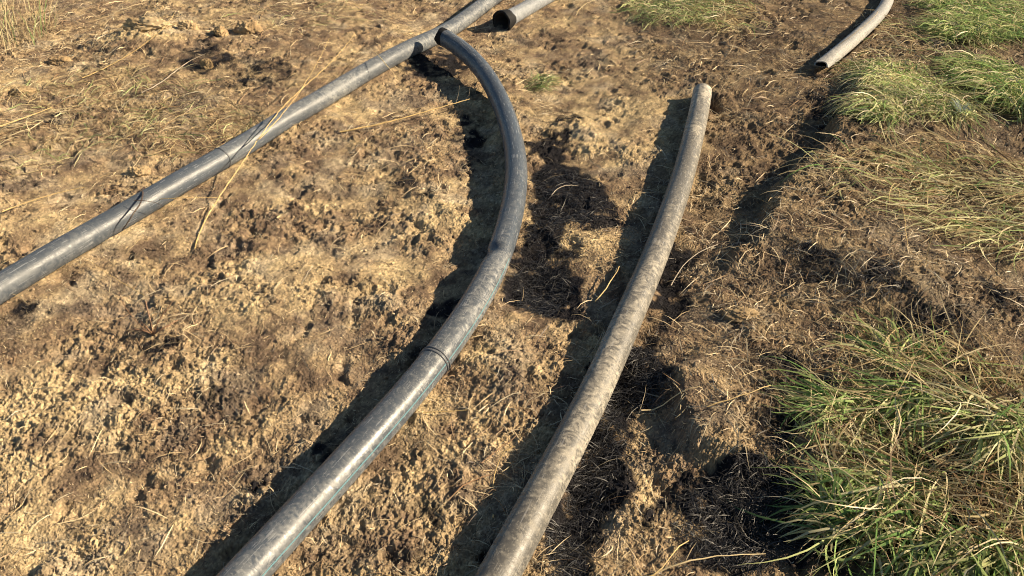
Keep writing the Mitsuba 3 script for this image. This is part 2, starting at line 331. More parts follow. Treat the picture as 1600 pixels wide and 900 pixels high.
class Surface:
    """Height lookup on the built soil: nearest vertex of a regular sampling."""
    def __init__(self):
        self.x, self.y = np.arange(-5, 5.01, 0.01), np.arange(0.5, 6.2, 0.01)
        a, b = np.meshgrid(self.x, self.y)
        self.z = height(a, b)[0].reshape(a.shape)

    def __call__(self, x, y):
        i = np.clip(((np.asarray(x) + 5) / 0.01), 0, len(self.x) - 1.001)
        j = np.clip(((np.asarray(y) - 0.5) / 0.01), 0, len(self.y) - 1.001)
        a, b = i.astype(int), j.astype(int)
        u, v = i - a, j - b
        z = self.z
        return (z[b, a] * (1 - u) + z[b, a + 1] * u) * (1 - v) + (z[b + 1, a] * (1 - u) + z[b + 1, a + 1] * u) * v


SURF = Surface()

# ------------------------------------------------------------------ pipe meshes


def frames(a):
    t = np.gradient(a, axis=0)
    t /= np.linalg.norm(t, axis=1, keepdims=True)
    side = np.cross(t, [0, 0, 1.0])
    side /= np.linalg.norm(side, axis=1, keepdims=True)
    return t, side, np.cross(side, t)


def tube_shell(a, radius, sides=48, ragged=(0, 0), inside=False, seed=0, skew=(0, 0)):
    """Pipe wall along the centre line; seam underneath; uv in metres. ragged/skew: uneven ends (start, end)."""
    t, s, u = frames(a)
    n = len(a)
    radius = np.broadcast_to(np.asarray(radius, float), (n,))
    ang = np.linspace(0, 2 * np.pi, sides + 1) - np.pi / 2
    length = np.r_[0, np.cumsum(np.linalg.norm(np.diff(a, axis=0), axis=1))]
    v = a[:, None] + radius[:, None, None] * (np.cos(ang)[None, :, None] * s[:, None] + np.sin(ang)[None, :, None] * u[:, None])
    r = np.random.default_rng(seed)
    for end, (amount, sk) in enumerate(zip(ragged, skew)):
        if amount or sk:
            k = 0 if end == 0 else -1
            o = np.interp(ang, np.linspace(ang[0], ang[-1], 14), np.r_[r.uniform(-1, 1, 13), 0]) * amount + sk * np.sin(ang)
            v[k] += t[k] * o[:, None]
    uv = np.stack(np.broadcast_arrays(length[:, None], (ang * R)[None, :]), -1)
    m = sides + 1
    i = (np.arange(n - 1)[:, None] * m + np.arange(sides)[None, :]).ravel()
    f = np.vstack([np.stack([i, i + m, i + m + 1], -1), np.stack([i, i + m + 1, i + 1], -1)])
    if inside:
        f = f[:, ::-1]
    return v, f, uv.reshape(-1, 2)


def add_pipe(key, a, material, radius=R, wall=0.007, rims=(), rim_material=None, seed=0, ragged=0.0, dent=None, skew=(0, 0), inner_dent=False):
    radius = np.broadcast_to(np.asarray(radius, float), (len(a),)).copy()
    n3 = np.stack([np.arange(len(a)) * 0.05, np.zeros(len(a)), np.zeros(len(a))], -1)
    radius *= 1 + 0.008 * (meshkit.noise(n3, seed) - 0.5)
    rag = tuple(ragged if e in rims else 0 for e in (0, 1))
    v, f, uv = tube_shell(a, radius, ragged=rag, seed=seed, skew=skew)
    if dent is not None:
        v = dent(v, a)
    scene[key + '__wall'] = mikit.ply(trimesh.Trimesh(v.reshape(-1, 3), f, process=False), material, smooth=True, uv=uv)
    if rims:
        vi, fi, uvi = tube_shell(a, radius - wall, ragged=rag, inside=True, seed=seed, skew=skew)
        if inner_dent:
            vi = dent(vi, a)
        keep = []
        n = len(a)
        cells_ = np.arange((n - 1) * 48).reshape(n - 1, 48)
        if 0 in rims:
            keep.append(cells_[:40].ravel())
        if 1 in rims:
            keep.append(cells_[-40:].ravel())
        keep = np.unique(np.concatenate(keep))
        keep = np.r_[keep, keep + (n - 1) * 48]
        scene[key + '__inner_wall'] = mikit.ply(trimesh.Trimesh(vi.reshape(-1, 3), fi[keep], process=False), 'dusty_inner_plastic', smooth=True)
        for e in rims:
            k = 0 if e == 0 else -1
            ring = np.vstack([v[k], vi[k]])
            j = np.arange(48)
            fr = np.vstack([np.stack([j, j + 1, j + 50], -1), np.stack([j, j + 50, j + 49], -1)])
            name = key + '__cut_rim' + ('' if e == rims[0] else '_001')
            scene[name] = mikit.ply(trimesh.Trimesh(ring, fr, process=False), rim_material or material, uv=np.stack([ring[:, 0], ring[:, 1]], -1))
    return v


def ring_bead(a, index, r, bead, sides=48, k=8, wob=0.0, arc=None):
    t, s, u = frames(a)
    ang = np.linspace(0, 2 * np.pi, sides + 1) if arc is None else np.linspace(arc[0], arc[1], sides + 1)
    b = np.linspace(0, 2 * np.pi, k, endpoint=False)
    c = a[index]
    rad = s[index] * np.cos(ang)[:, None] + u[index] * np.sin(ang)[:, None]
    off = wob * (np.sin(ang * 3 + 1) * 0.5 + np.sin(ang * 5) * 0.3)
    v = c + rad[:, None] * (r + bead * np.cos(b))[None, :, None] + t[index] * ((bead * 1.3 * np.sin(b))[None, :, None] + off[:, None, None])
    i, j = np.meshgrid(np.arange(sides), np.arange(k), indexing='ij')
    q = np.stack([i * k + j, i * k + (j + 1) % k, (i + 1) * k + (j + 1) % k, (i + 1) * k + j], -1).reshape(-1, 4)
    return trimesh.Trimesh(v.reshape(-1, 3), np.vstack([q[:, [0, 1, 2]], q[:, [0, 2, 3]]]), process=False)


def nearest(a, xy):
    return int(np.argmin(np.hypot(a[:, 0] - xy[0], a[:, 1] - xy[1])))


# the straight pipe on the left
a = AX['straight']
add_pipe('plastic_pipe', a, 'bluish_plastic', seed=1)
scene['plastic_pipe__weld_bead'] = mikit.ply(ring_bead(a, nearest(a, (-1.206, 2.955)), R, 0.003, wob=0.002), 'weld_plastic', smooth=True)
labels['plastic_pipe'] = {'label': 'long straight grey-blue plastic pipe running diagonally across the left half of the soil', 'category': 'pipe', 'group': 'plastic pipes lying on the field'}

# the curved pipe with the blue stripe
a = AX['striped']
kink = nearest(a, (-0.042, 2.240))


def crease(v, a):
    t, s, u = frames(a)
    c = a[kink] - s[kink] * 0 + u[kink] * 0.03
    for i in range(max(0, kink - 12), min(len(a), kink + 12)):
        w = math.exp(-((i - kink) / (1.4 if i < kink else 4.0)) ** 2)
        rel = v[i] - a[i]
        top = np.clip((rel @ np.array([-0.55, -0.45, 0.70])) / R, 0, 1) ** 2
        v[i] -= (rel / R) * (0.022 * w * top)[:, None]
    return v


add_pipe('plastic_pipe_001', a, 'striped_plastic', rims=(0,), rim_material='charred_plastic', seed=2, ragged=0.008, dent=crease)
vc, fc, _ = tube_shell(a[:4], R * 1.03, ragged=(0.008, 0.010), seed=2)
scene['plastic_pipe_001__charred_end'] = mikit.ply(trimesh.Trimesh(vc.reshape(-1, 3), fc, process=False), 'charred_plastic', smooth=True)
wi = nearest(a, (-0.215, 1.682))
scene['plastic_pipe_001__weld_bead'] = mikit.ply(ring_bead(a, wi, R, 0.0036, wob=0.002), 'weld_plastic', smooth=True)
scene['plastic_pipe_001__weld_bead_001'] = mikit.ply(ring_bead(a, wi - 1, R, 0.0032, wob=0.003), 'weld_plastic', smooth=True)


def stripe(a, i0, i1, angle, width, lift=0.0006):
    t, s, u = frames(a)
    idx = np.arange(i0, i1)
    ang = np.linspace(angle - width / 2 / R, angle + width / 2 / R, 4)
    sgn = 1.0
    v = a[idx, None] + (R + lift + 0.0012 * 0) * (np.cos(ang)[None, :, None] * s[idx, None] * sgn + np.sin(ang)[None, :, None] * u[idx, None])
    m = 4
    i = (np.arange(len(idx) - 1)[:, None] * m + np.arange(m - 1)[None, :]).ravel()
    f = np.vstack([np.stack([i, i + m, i + m + 1], -1), np.stack([i, i + m + 1, i + 1], -1)])
    return trimesh.Trimesh(v.reshape(-1, 3), f, process=False)


st, ss, su = frames(a)
away = np.pi if ss[len(a) // 2][0] < 0 else 0.0  # the side that looks to the sun
ang0 = away + (0.30 if away == 0 else -0.30)
scene['plastic_pipe_001__blue_stripe'] = mikit.ply(stripe(a, kink + 2, len(a), ang0, 0.0036), 'blue_plastic', smooth=True)
labels['plastic_pipe_001'] = {'label': 'curved grey plastic pipe with a thin blue stripe, its upper end on the straight pipe', 'category': 'pipe', 'group': 'plastic pipes lying on the field'}

# the muddy pipe right of the middle
a = AX['muddy']
add_pipe('plastic_pipe_002', a, 'muddy_plastic', rims=(0,), seed=3, ragged=0.003, skew=(0.006, 0))
labels['plastic_pipe_002'] = {'label': 'slightly bent plastic pipe coated in dried mud, its cut end right of the centre', 'category': 'pipe', 'group': 'plastic pipes lying on the field'}

# the sawn pipe at the top
a = AX['sawn']
s_ = np.r_[0, np.cumsum(np.linalg.norm(np.diff(a, axis=0), axis=1))]
add_pipe('plastic_pipe_003', a, 'grey_plastic', radius=R * (1 + 0.42 * np.exp(-(s_ / 0.075) ** 2)), rims=(0,), rim_material='charred_plastic', seed=4, ragged=0.010, wall=0.011)
vc, fc, _ = tube_shell(a[:7], (R * (1 + 0.42 * np.exp(-(s_ / 0.075) ** 2)))[:7] * 1.03, ragged=(0.010, 0.008), seed=4)
scene['plastic_pipe_003__charred_collar'] = mikit.ply(trimesh.Trimesh(vc.reshape(-1, 3), fc, process=False), 'charred_plastic', smooth=True)
labels['plastic_pipe_003'] = {'label': 'pale plastic pipe at the top edge with a round charred open end facing the camera', 'category': 'pipe', 'group': 'plastic pipes lying on the field'}

# the short pale pipe at the top right
a = AX['short']


def collapse(v, a):
    """The broken near end is squashed to a low arch."""
    for i in range(14):
        w = math.exp(-(i / 6.0) ** 2)
        rel = v[i] - a[i]
        rel[:, 2] *= np.where(rel[:, 2] > 0, 1 - 0.30 * w, 1 - 0.75 * w)
        rel[:, :2] *= 1 + 0.12 * w
        v[i] = a[i] + rel
    return v

add_pipe('plastic_pipe_004', a, 'bleached_plastic', radius=R * 0.80, rims=(0, 1), seed=5, ragged=0.016, dent=collapse, inner_dent=True)
labels['plastic_pipe_004'] = {'label': 'short curved cream-grey plastic pipe with broken ends near the green grass at the upper right', 'category': 'pipe', 'group': 'plastic pipes lying on the field'}

# ------------------------------------------------------------------ crumbs of soil
ICO = trimesh.creation.icosphere(subdivisions=0)


def scatter(n, seed, ymin=0.75, ymax=5.6):
    """Points spread evenly per viewed area: denser close by, like the mesh."""
    r = np.random.default_rng(seed)
    y = (ymin + 0.9) * ((ymax + 0.9) / (ymin + 0.9)) ** r.uniform(0, 1, n) - 0.9
    x = r.uniform(-0.88, 0.88, n) * (y + 0.9)
    return x, y


def off_pipes(x, y, margin=0.0):
    d, _ = PIPE_TREE.query(np.stack([x, y], -1), k=1)
    return d > R + margin


r = np.random.default_rng(101)
x, y = scatter(17000, 102)
clump = meshkit.fbm(np.stack([x * 5, y * 5, 0 * x], -1), 3, 7)
keep = off_pipes(x, y, 0.004) & (r.uniform(0, 1, len(x)) < sm(0.35, 0.6, clump)) & (x < 1.2 + 0.1 * y)
x, y = x[keep], y[keep]
size = 0.0022 + 0.0055 * r.power(0.45, len(x)) * (0.6 + 0.2 * y)
z = SURF(x, y)
shape = 1 + 0.35 * r.uniform(-1, 1, (len(x), 12, 1))
V = ICO.vertices[None] * shape * np.array([1, 1, 0.75])
q = r.uniform(0, 2 * np.pi, len(x))
c, s = np.cos(q)[:, None], np.sin(q)[:, None]
V = np.stack([V[..., 0] * c - V[..., 1] * s, V[..., 0] * s + V[..., 1] * c, V[..., 2]], -1) * size[:, None, None] + np.stack([x, y, z + 0.3 * size], -1)[:, None]
F = (ICO.faces[None] + 12 * np.arange(len(x))[:, None, None]).reshape(-1, 3)
col = soil_colour(x, y, r.uniform(0.25, 0.95, len(x)))
scene['soil_crumbs'] = mikit.ply(trimesh.Trimesh(V.reshape(-1, 3), F, process=False), 'crumb_material', color=np.repeat(col, 12, 0))
labels['soil_crumbs'] = {'label': 'loose crumbs of ochre and brown soil scattered over the field', 'category': 'soil', 'kind': 'stuff'}
print('crumbs', len(F))

# clods that can be told apart
CLODS = [  # (x, y), size, squash, label
    ((-2.017, 4.360), 0.105, (1.25, 0.6, 0.5), 'broad flat ochre clod of soil, largest at the upper left'),
    ((-1.815, 4.401), 0.06, (0.8, 0.8, 0.8), 'rounded clod of soil touching the right side of the broad flat clod'),
    ((-1.622, 4.360), 0.055, (0.75, 0.8, 1.0), 'reddish brown clod of soil standing upright left of the tan lumpy clod'),
    ((-1.488, 4.421), 0.075, (1.0, 0.8, 0.8), 'tan lumpy clod of soil, the rightmost of the row at the upper left'),
    ((-1.568, 3.928), 0.038, (0.8, 0.8, 1.2), 'small yellow clod of soil on the black burnt patch'),
    ((-2.381, 4.034), 0.05, (1.1, 0.8, 0.6), 'yellowish clod of soil at the upper left, left of the broad flat clod'),
    ((-2.362, 3.620), 0.05, (1.2, 0.8, 0.5), 'low pale clod of soil near the left edge'),
    ((-1.543, 2.894), 0.05, (1.0, 0.8, 0.7), 'ochre clod of soil just above the straight pipe'),
    ((-1.233, 1.444), 0.016, (1.2, 0.9, 0.8), 'small pale yellow pebble-like clod near the lower left edge'),
    ((0.707, 1.895), 0.04, (1.2, 0.8, 0.5), 'sunlit ochre clod of soil right of the muddy pipe'),
]
for n, ((cx, cy), size, sq, text) in enumerate(CLODS):
    m = trimesh.creation.icosphere(subdivisions=4)
    v = m.vertices.copy()
    o = np.array([n * 7.3, 2.1 * n, 0])
    d = 1 + 0.75 * (meshkit.fbm(v * 1.7 + o, 3, n) - 0.5) + 0.35 * (meshkit.fbm(v * 5 + o, 3, n + 40) - 0.5)
    d += 0.20 * (meshkit.noise(v * 13 + o, n + 3) - 0.5) + 0.16 * (meshkit.noise(v * 24 + o, n + 5) - 0.5)
    v = v * d[:, None] * np.array(sq) * size
    cz = float(SURF(cx, cy)) - size * sq[2] * 0.15
    key = 'soil_clod' + ('' if n == 0 else f'_{n:03d}')
    v += [cx, cy, cz]
    col = soil_colour(v[:, 0], v[:, 1], 0.35 + 0.6 * meshkit.noise((v - [cx, cy, cz]) * 90 + 50, 8))
    warm = np.array([0.40, 0.28, 0.14]) * (0.6 + 0.7 * meshkit.noise(v * 70 + 9, 8))[:, None]
    scene[key] = mikit.ply(trimesh.Trimesh(v, m.faces, process=False), 'crumb_material', smooth=True, color=0.6 * col + 0.4 * warm)
    labels[key] = {'label': text, 'category': 'clod', 'group': 'clods of soil'}

# ------------------------------------------------------------------ ribbons: litter, straw, grass


def ribbons(x, y, length, az, rise, droop, bend, width, lift, colour, tip=None, K=5, seed=0, roll=0.5, stiff=0.0):
    """Blades or flat straws: base points on the soil, azimuth, rise angle that sinks by droop along the blade; they lie on the soil at least lift above it."""
    r = np.random.default_rng(seed)
    n = len(x)
    t = np.linspace(0, 1, K)
    p = np.zeros((n, K, 3))
    p[:, 0] = np.stack([x, y, SURF(x, y) + 0.2 * lift], -1)
    step = (length / (K - 1))
    for k in range(1, K):
        e = rise - droop * (t[k] - 0.5 / (K - 1)) ** 1.2
        aa = az + bend * t[k]
        d = np.stack([np.cos(e) * np.cos(aa), np.cos(e) * np.sin(aa), np.sin(e)], -1)
        p[:, k] = p[:, k - 1] + d * step[:, None]
        g = SURF(p[:, k, 0], p[:, k, 1]) + lift * (0.5 + r.uniform(0, 0.5, n))
        p[:, k, 2] = np.maximum(p[:, k, 2], g)
    tan = np.gradient(p, axis=1)
    tan /= np.linalg.norm(tan, axis=2, keepdims=True) + 1e-9
    side = np.cross(tan, [0, 0, 1.0])
    side /= np.linalg.norm(side, axis=2, keepdims=True) + 1e-9
    upv = np.cross(side, tan)
    ro = (r.uniform(-1, 1, n) * roll)[:, None, None] + (r.uniform(-1, 1, n) * roll)[:, None, None] * t[None, :, None]
    w = side * np.cos(ro) + upv * np.sin(ro)
    taper = np.minimum(1, (1 - t) * 2.2 + 0.08) * np.minimum(1, 0.6 + t * 2)
    hw = 0.5 * width[:, None, None] * taper[None, :, None]
    v = np.stack([p - w * hw, p + w * hw], 2).reshape(n, K * 2, 3)
    i = np.arange(K - 1) * 2
    f1 = np.vstack([np.stack([i, i + 1, i + 3], -1), np.stack([i, i + 3, i + 2], -1)])
    f = (f1[None] + 2 * K * np.arange(n)[:, None, None]).reshape(-1, 3)
    tip = colour if tip is None else tip
    cc = colour[:, None] * (1 - t[None, :, None]) + tip[:, None] * t[None, :, None]
    return v.reshape(-1, 3), f, np.repeat(cc, 2, 1).reshape(-1, 3)


def join(parts):
    vs, fs, cs, o = [], [], [], 0
    for v, f, c in parts:
        vs.append(v)
        fs.append(f + o)
        cs.append(c)
        o += len(v)
    return np.vstack(vs), np.vstack(fs), np.vstack(cs)


def ribbon_entry(key, parts, material):
    v, f, c = join(parts)
    scene[key] = mikit.ply(trimesh.Trimesh(v, f, process=False), material, smooth=True, color=np.clip(c, 0.004, 0.9))
    print(key, len(f))


def pick_colours(r, n, palette, weights, spread=0.3):
    pal = np.array(palette)
    c = pal[r.choice(len(pal), n, p=np.array(weights) / np.sum(weights))]
    return c * (1 + spread * r.uniform(-1, 1, (n, 1)))


STRAW = [(0.60, 0.49, 0.31), (0.48, 0.37, 0.22), (0.24, 0.155, 0.085), (0.065, 0.043, 0.032), (0.42, 0.37, 0.27)]
LITTER_DENSE = [((0.947, 2.070, 0.631, 0.815), 1.0), ((1.351, 4.034, 0.675, 0.831), 0.8), ((0.699, 1.519, 0.227, 0.218), 1.0), ((0.144, 1.043, 0.201, 0.098), 0.9), ((-1.753, 3.333, 0.643, 0.339), 0.9), ((-2.467, 4.421, 0.726, 0.632), 0.9), ((-0.496, 3.078, 0.303, 0.363), 0.6), ((-1.206, 4.637, 0.528, 0.451), 0.7),
                ((0.263, 1.726, 0.301, 0.282), 0.6), ((-0.034, 1.426, 0.152, 0.203), 0.4), ((-1.098, 1.904, 0.180, 0.095), 0.5), ((0.193, 3.777, 0.289, 0.493), 0.5), ((1.450, 2.552, 0.532, 0.373), 1.0), ((2.177, 4.421, 0.327, 0.632), 1.0), ((-1.438, 3.545, 0.490, 0.297), 0.6)]
r = np.random.default_rng(201)
x, y = scatter(52000, 202)
dens = 0.30 + 0.7 * blobs(x, y, LITTER_DENSE, 91)
cl = meshkit.fbm(np.stack([x * 8, y * 8, 0 * x], -1), 3, 17)
keep = off_pipes(x, y, 0.003) & (r.uniform(0, 1, len(x)) < dens * sm(0.30, 0.6, cl) * 1.2)
x, y = x[keep], y[keep]
n = len(x)
k_ = 0.7 + 0.16 * y
small = ribbons(x, y, (0.008 + 0.03 * r.power(0.5, n)) * k_, r.uniform(0, 2 * np.pi, n), r.uniform(-0.1, 0.45, n), r.uniform(0.2, 1.2, n), r.normal(0, 0.7, n), r.uniform(0.0011, 0.0026, n) * k_, 0.004 + 0.006 * r.uniform(0, 1, n),
                soot(x, y, pick_colours(r, n, STRAW, [1.0, 1.3, 1.5, 2.0, 0.8])), K=3, seed=203, roll=0.9)
x, y = scatter(58000, 204)
cl = meshkit.fbm(np.stack([x * 7, y * 7, 0 * x], -1), 3, 27)
dens = (0.10 + 0.95 * blobs(x, y, LITTER_DENSE, 91)) * (0.35 + 1.1 * sm(0.35, 0.65, cl))
keep = off_pipes(x, y, 0.003) & (r.uniform(0, 1, len(x)) < dens)
x, y = x[keep], y[keep]
n = len(x)
k_ = 0.75 + 0.12 * y
big = ribbons(x, y, (0.03 + 0.10 * r.power(0.6, n)) * k_, r.uniform(0, 2 * np.pi, n), r.uniform(0.0, 0.5, n), r.uniform(0.3, 1.2, n), r.normal(0, 0.6, n), r.uniform(0.0012, 0.0027, n) * k_, 0.004 + 0.018 * r.uniform(0, 1, n) ** 2,
              soot(x, y, pick_colours(r, n, STRAW, [2.0, 1.7, 1.2, 0.9, 1.2])), K=4, seed=205, roll=1.2)
x, y = scatter(130000, 206)
cl = meshkit.fbm(np.stack([x * 6, y * 6, 0 * x], -1), 3, 19)
keep = off_pipes(x, y, 0.003) & (r.uniform(0, 1, len(x)) < 0.25 + 1.1 * sm(0.35, 0.65, cl))
x, y = x[keep], y[keep]
n = len(x)
k_ = 0.7 + 0.16 * y
chaff = ribbons(x, y, (0.004 + 0.011 * r.power(0.6, n)) * k_, r.uniform(0, 2 * np.pi, n), r.uniform(-0.1, 0.9, n), r.uniform(0.0, 0.3, n), 0 * x, r.uniform(0.0016, 0.0036, n) * k_, 0.003 + 0.006 * r.uniform(0, 1, n),
                soot(x, y, pick_colours(r, n, STRAW, [1.8, 1.2, 0.8, 2.6, 1.0])), K=2, seed=207, roll=0.9)
ribbon_entry('straw_litter', [small, big, chaff], 'straw_material')
labels['straw_litter'] = {'label': 'dry brown and tan straw bits matted over the soil', 'category': 'straw', 'kind': 'stuff'}


def inside(items, n, r):
    """Random points in ellipses (x, y, rx, ry)."""
    xs, ys = [], []
    wts = np.array([w for _, w in items], float)
    for (bx, by, rx, ry), w in items:
        m = int(n * w / wts.sum())
        q, a_ = np.sqrt(r.uniform(0, 1, m)), r.uniform(0, 2 * np.pi, m)
        xs.append(bx + rx * q * np.cos(a_))
        ys.append(by + ry * q * np.sin(a_))
    return np.concatenate(xs), np.concatenate(ys)


# charred grass on the burnt patches
r = np.random.default_rng(301)
x, y = inside([((0.169, 2.552, 0.121, 0.420), 3), ((0.348, 1.726, 0.087, 0.101), 1.2), ((0.379, 1.606, 0.072, 0.077), 1.0), ((0.245, 1.426, 0.061, 0.135), 1.5), ((0.610, 1.238, 0.094, 0.097), 1.5), ((0.107, 2.123, 0.096, 0.152), 3), ((0.238, 2.696, 0.130, 0.230), 2.2), ((0.272, 1.619, 0.054, 0.104), 1.2), ((0.184, 1.298, 0.058, 0.143), 1.6), ((0.132, 1.093, 0.044, 0.086), 1), ((0.531, 1.163, 0.129, 0.127), 3), ((1.005, 2.160, 0.074, 0.089), 0.7), ((-1.306, 3.860, 0.196, 0.219), 1), ((-1.607, 3.990, 0.134, 0.106), 0.6), ((1.145, 2.036, 0.104, 0.089), 0.8)], 12000, r)
keep = off_pipes(x, y, 0.002)
x, y = x[keep], y[keep]
n = len(x)
ribbon_entry('charred_grass', [ribbons(x, y, r.uniform(0.015, 0.06, n), r.normal(-1.9, 0.9, n), r.uniform(0.1, 0.9, n), r.uniform(0.5, 1.6, n), r.normal(0, 0.5, n), r.uniform(0.0009, 0.0019, n), r.uniform(0.003, 0.008, n),
               pick_colours(r, n, [(0.010, 0.010, 0.012), (0.018, 0.018, 0.022), (0.045, 0.045, 0.05)], [2, 1.2, 0.3]), K=4, seed=302)], 'straw_material')
labels['charred_grass'] = {'label': 'black charred remains of grass on the burnt patches', 'category': 'burnt grass', 'kind': 'stuff'}

# ------------------------------------------------------------------ grass
GREEN = [(0.14, 0.26, 0.085), (0.21, 0.34, 0.12), (0.32, 0.42, 0.17), (0.08, 0.17, 0.07)]
PALE = [(0.52, 0.53, 0.29), (0.58, 0.55, 0.35), (0.44, 0.49, 0.23), (0.34, 0.44, 0.18)]
DRY = [(0.52, 0.43, 0.26), (0.42, 0.33, 0.19), (0.58, 0.50, 0.33), (0.24, 0.16, 0.095)]


def sward(seed, n, ellipses, az, spread, length, width, palette, weights, rise=(0.2, 1.0), droop=(0.7, 1.9), lift=(0.01, 0.05), tip=None, swirl=0.9, K=6, bend=0.8):
    r = np.random.default_rng(seed)
    x, y = inside(ellipses, n, r)
    keep = off_pipes(x, y, 0.004)
    x, y = x[keep], y[keep]
    n = len(x)
    flow = (meshkit.noise(np.stack([x * 3.5, y * 3.5, 0 * x], -1), seed) - 0.5) * 2 * swirl
    cl = meshkit.noise(np.stack([x * 9, y * 9, 0 * x], -1), seed + 5)
    col = pick_colours(r, n, palette, weights, 0.25) * (0.7 + 0.6 * cl)[:, None]
    tips = col if tip is None else col * (1 - tip) + np.array([0.42, 0.36, 0.15]) * tip
    return ribbons(x, y, r.uniform(*length, n), az + flow + r.normal(0, spread, n), r.uniform(*rise, n), r.uniform(*droop, n), r.normal(0, bend, n), r.uniform(*width, n), r.uniform(*lift, n), col, tips, K=K, seed=seed + 1, roll=1.25)


MIX = GREEN + PALE + DRY
W_GREEN = [1.6, 2.2, 2.4, 1.0, 2.0, 1.4, 2.0, 2.0, 0.5, 0.3, 0.5, 0.1]
W_PALE = [0.3, 0.6, 1.0, 0.2, 3, 2.5, 2.5, 2, 0.8, 0.4, 0.8, 0.1]
W_DRY = [0.2, 0.3, 0.4, 0.2, 0.6, 0.8, 0.4, 0.3, 3, 3, 1.6, 1.4]
sw = []
sw.append(sward(401, 480, [((1.125, 1.339, 0.244, 0.276), 3), ((1.327, 1.519, 0.227, 0.292), 2), ((1.022, 1.076, 0.321, 0.101), 2.2), ((1.420, 1.258, 0.189, 0.403), 1.5)], 3.5, 0.7, (0.10, 0.30), (0.0026, 0.0056), MIX, [1.6, 1.6, 1.2, 2, 1, 1, 1, 1, 2.2, 2.2, 1.2, 1.4], rise=(0.0, 0.5), droop=(0.3, 1.2), lift=(0.006, 0.045), tip=0.25, bend=0.9))
sw.append(sward(411, 750, [((1.138, 1.568, 0.267, 0.201), 2), ((1.070, 1.182, 0.275, 0.167), 2), ((0.864, 1.339, 0.114, 0.126), 0.8)], 0.4, 1.6, (0.10, 0.32), (0.0016, 0.0034), DRY, [2, 2, 1.5, 2], rise=(0.0, 0.35), droop=(0.2, 0.8), lift=(0.01, 0.075)))
sw.append(sward(421, 430, [((1.814, 2.506, 0.263, 0.317), 3), ((1.643, 2.552, 0.266, 0.325), 1), ((2.122, 2.462, 0.189, 0.446), 1.2)], 3.3, 0.35, (0.12, 0.32), (0.0028, 0.005), PALE + DRY, [2, 2, 1.5, 1, 2, 1.4, 1.4, 0.8], rise=(0.0, 0.35), droop=(0.2, 0.8), lift=(0.01, 0.04), swirl=0.5))
sw.append(sward(431, 520, [((1.775, 2.851, 0.339, 0.194), 1), ((2.131, 4.126, 0.241, 0.566), 0.8), ((1.456, 2.696, 0.301, 0.250), 0.7)], 3.4, 0.9, (0.08, 0.28), (0.0025, 0.0045), MIX, W_DRY, rise=(0.1, 0.7), lift=(0.005, 0.04)))
sw.append(sward(441, 1100, [((-1.989, 3.620, 0.497, 0.276), 2), ((-1.440, 3.266, 0.374, 0.236), 2), ((-2.041, 3.078, 0.248, 0.241), 1), ((-1.230, 4.752, 0.461, 0.304), 0.7)], 2.6, 1.2, (0.06, 0.22), (0.0018, 0.0038), PALE + DRY, [0.5, 0.6, 0.5, 0.3, 2, 2, 1, 1.2], rise=(0.0, 0.5), lift=(0.004, 0.02)))
ribbon_entry('grass', sw, 'grass_material')
labels['grass'] = {'label': 'flattened green and straw-coloured meadow grass along the right side and upper left', 'category': 'grass', 'kind': 'stuff'}

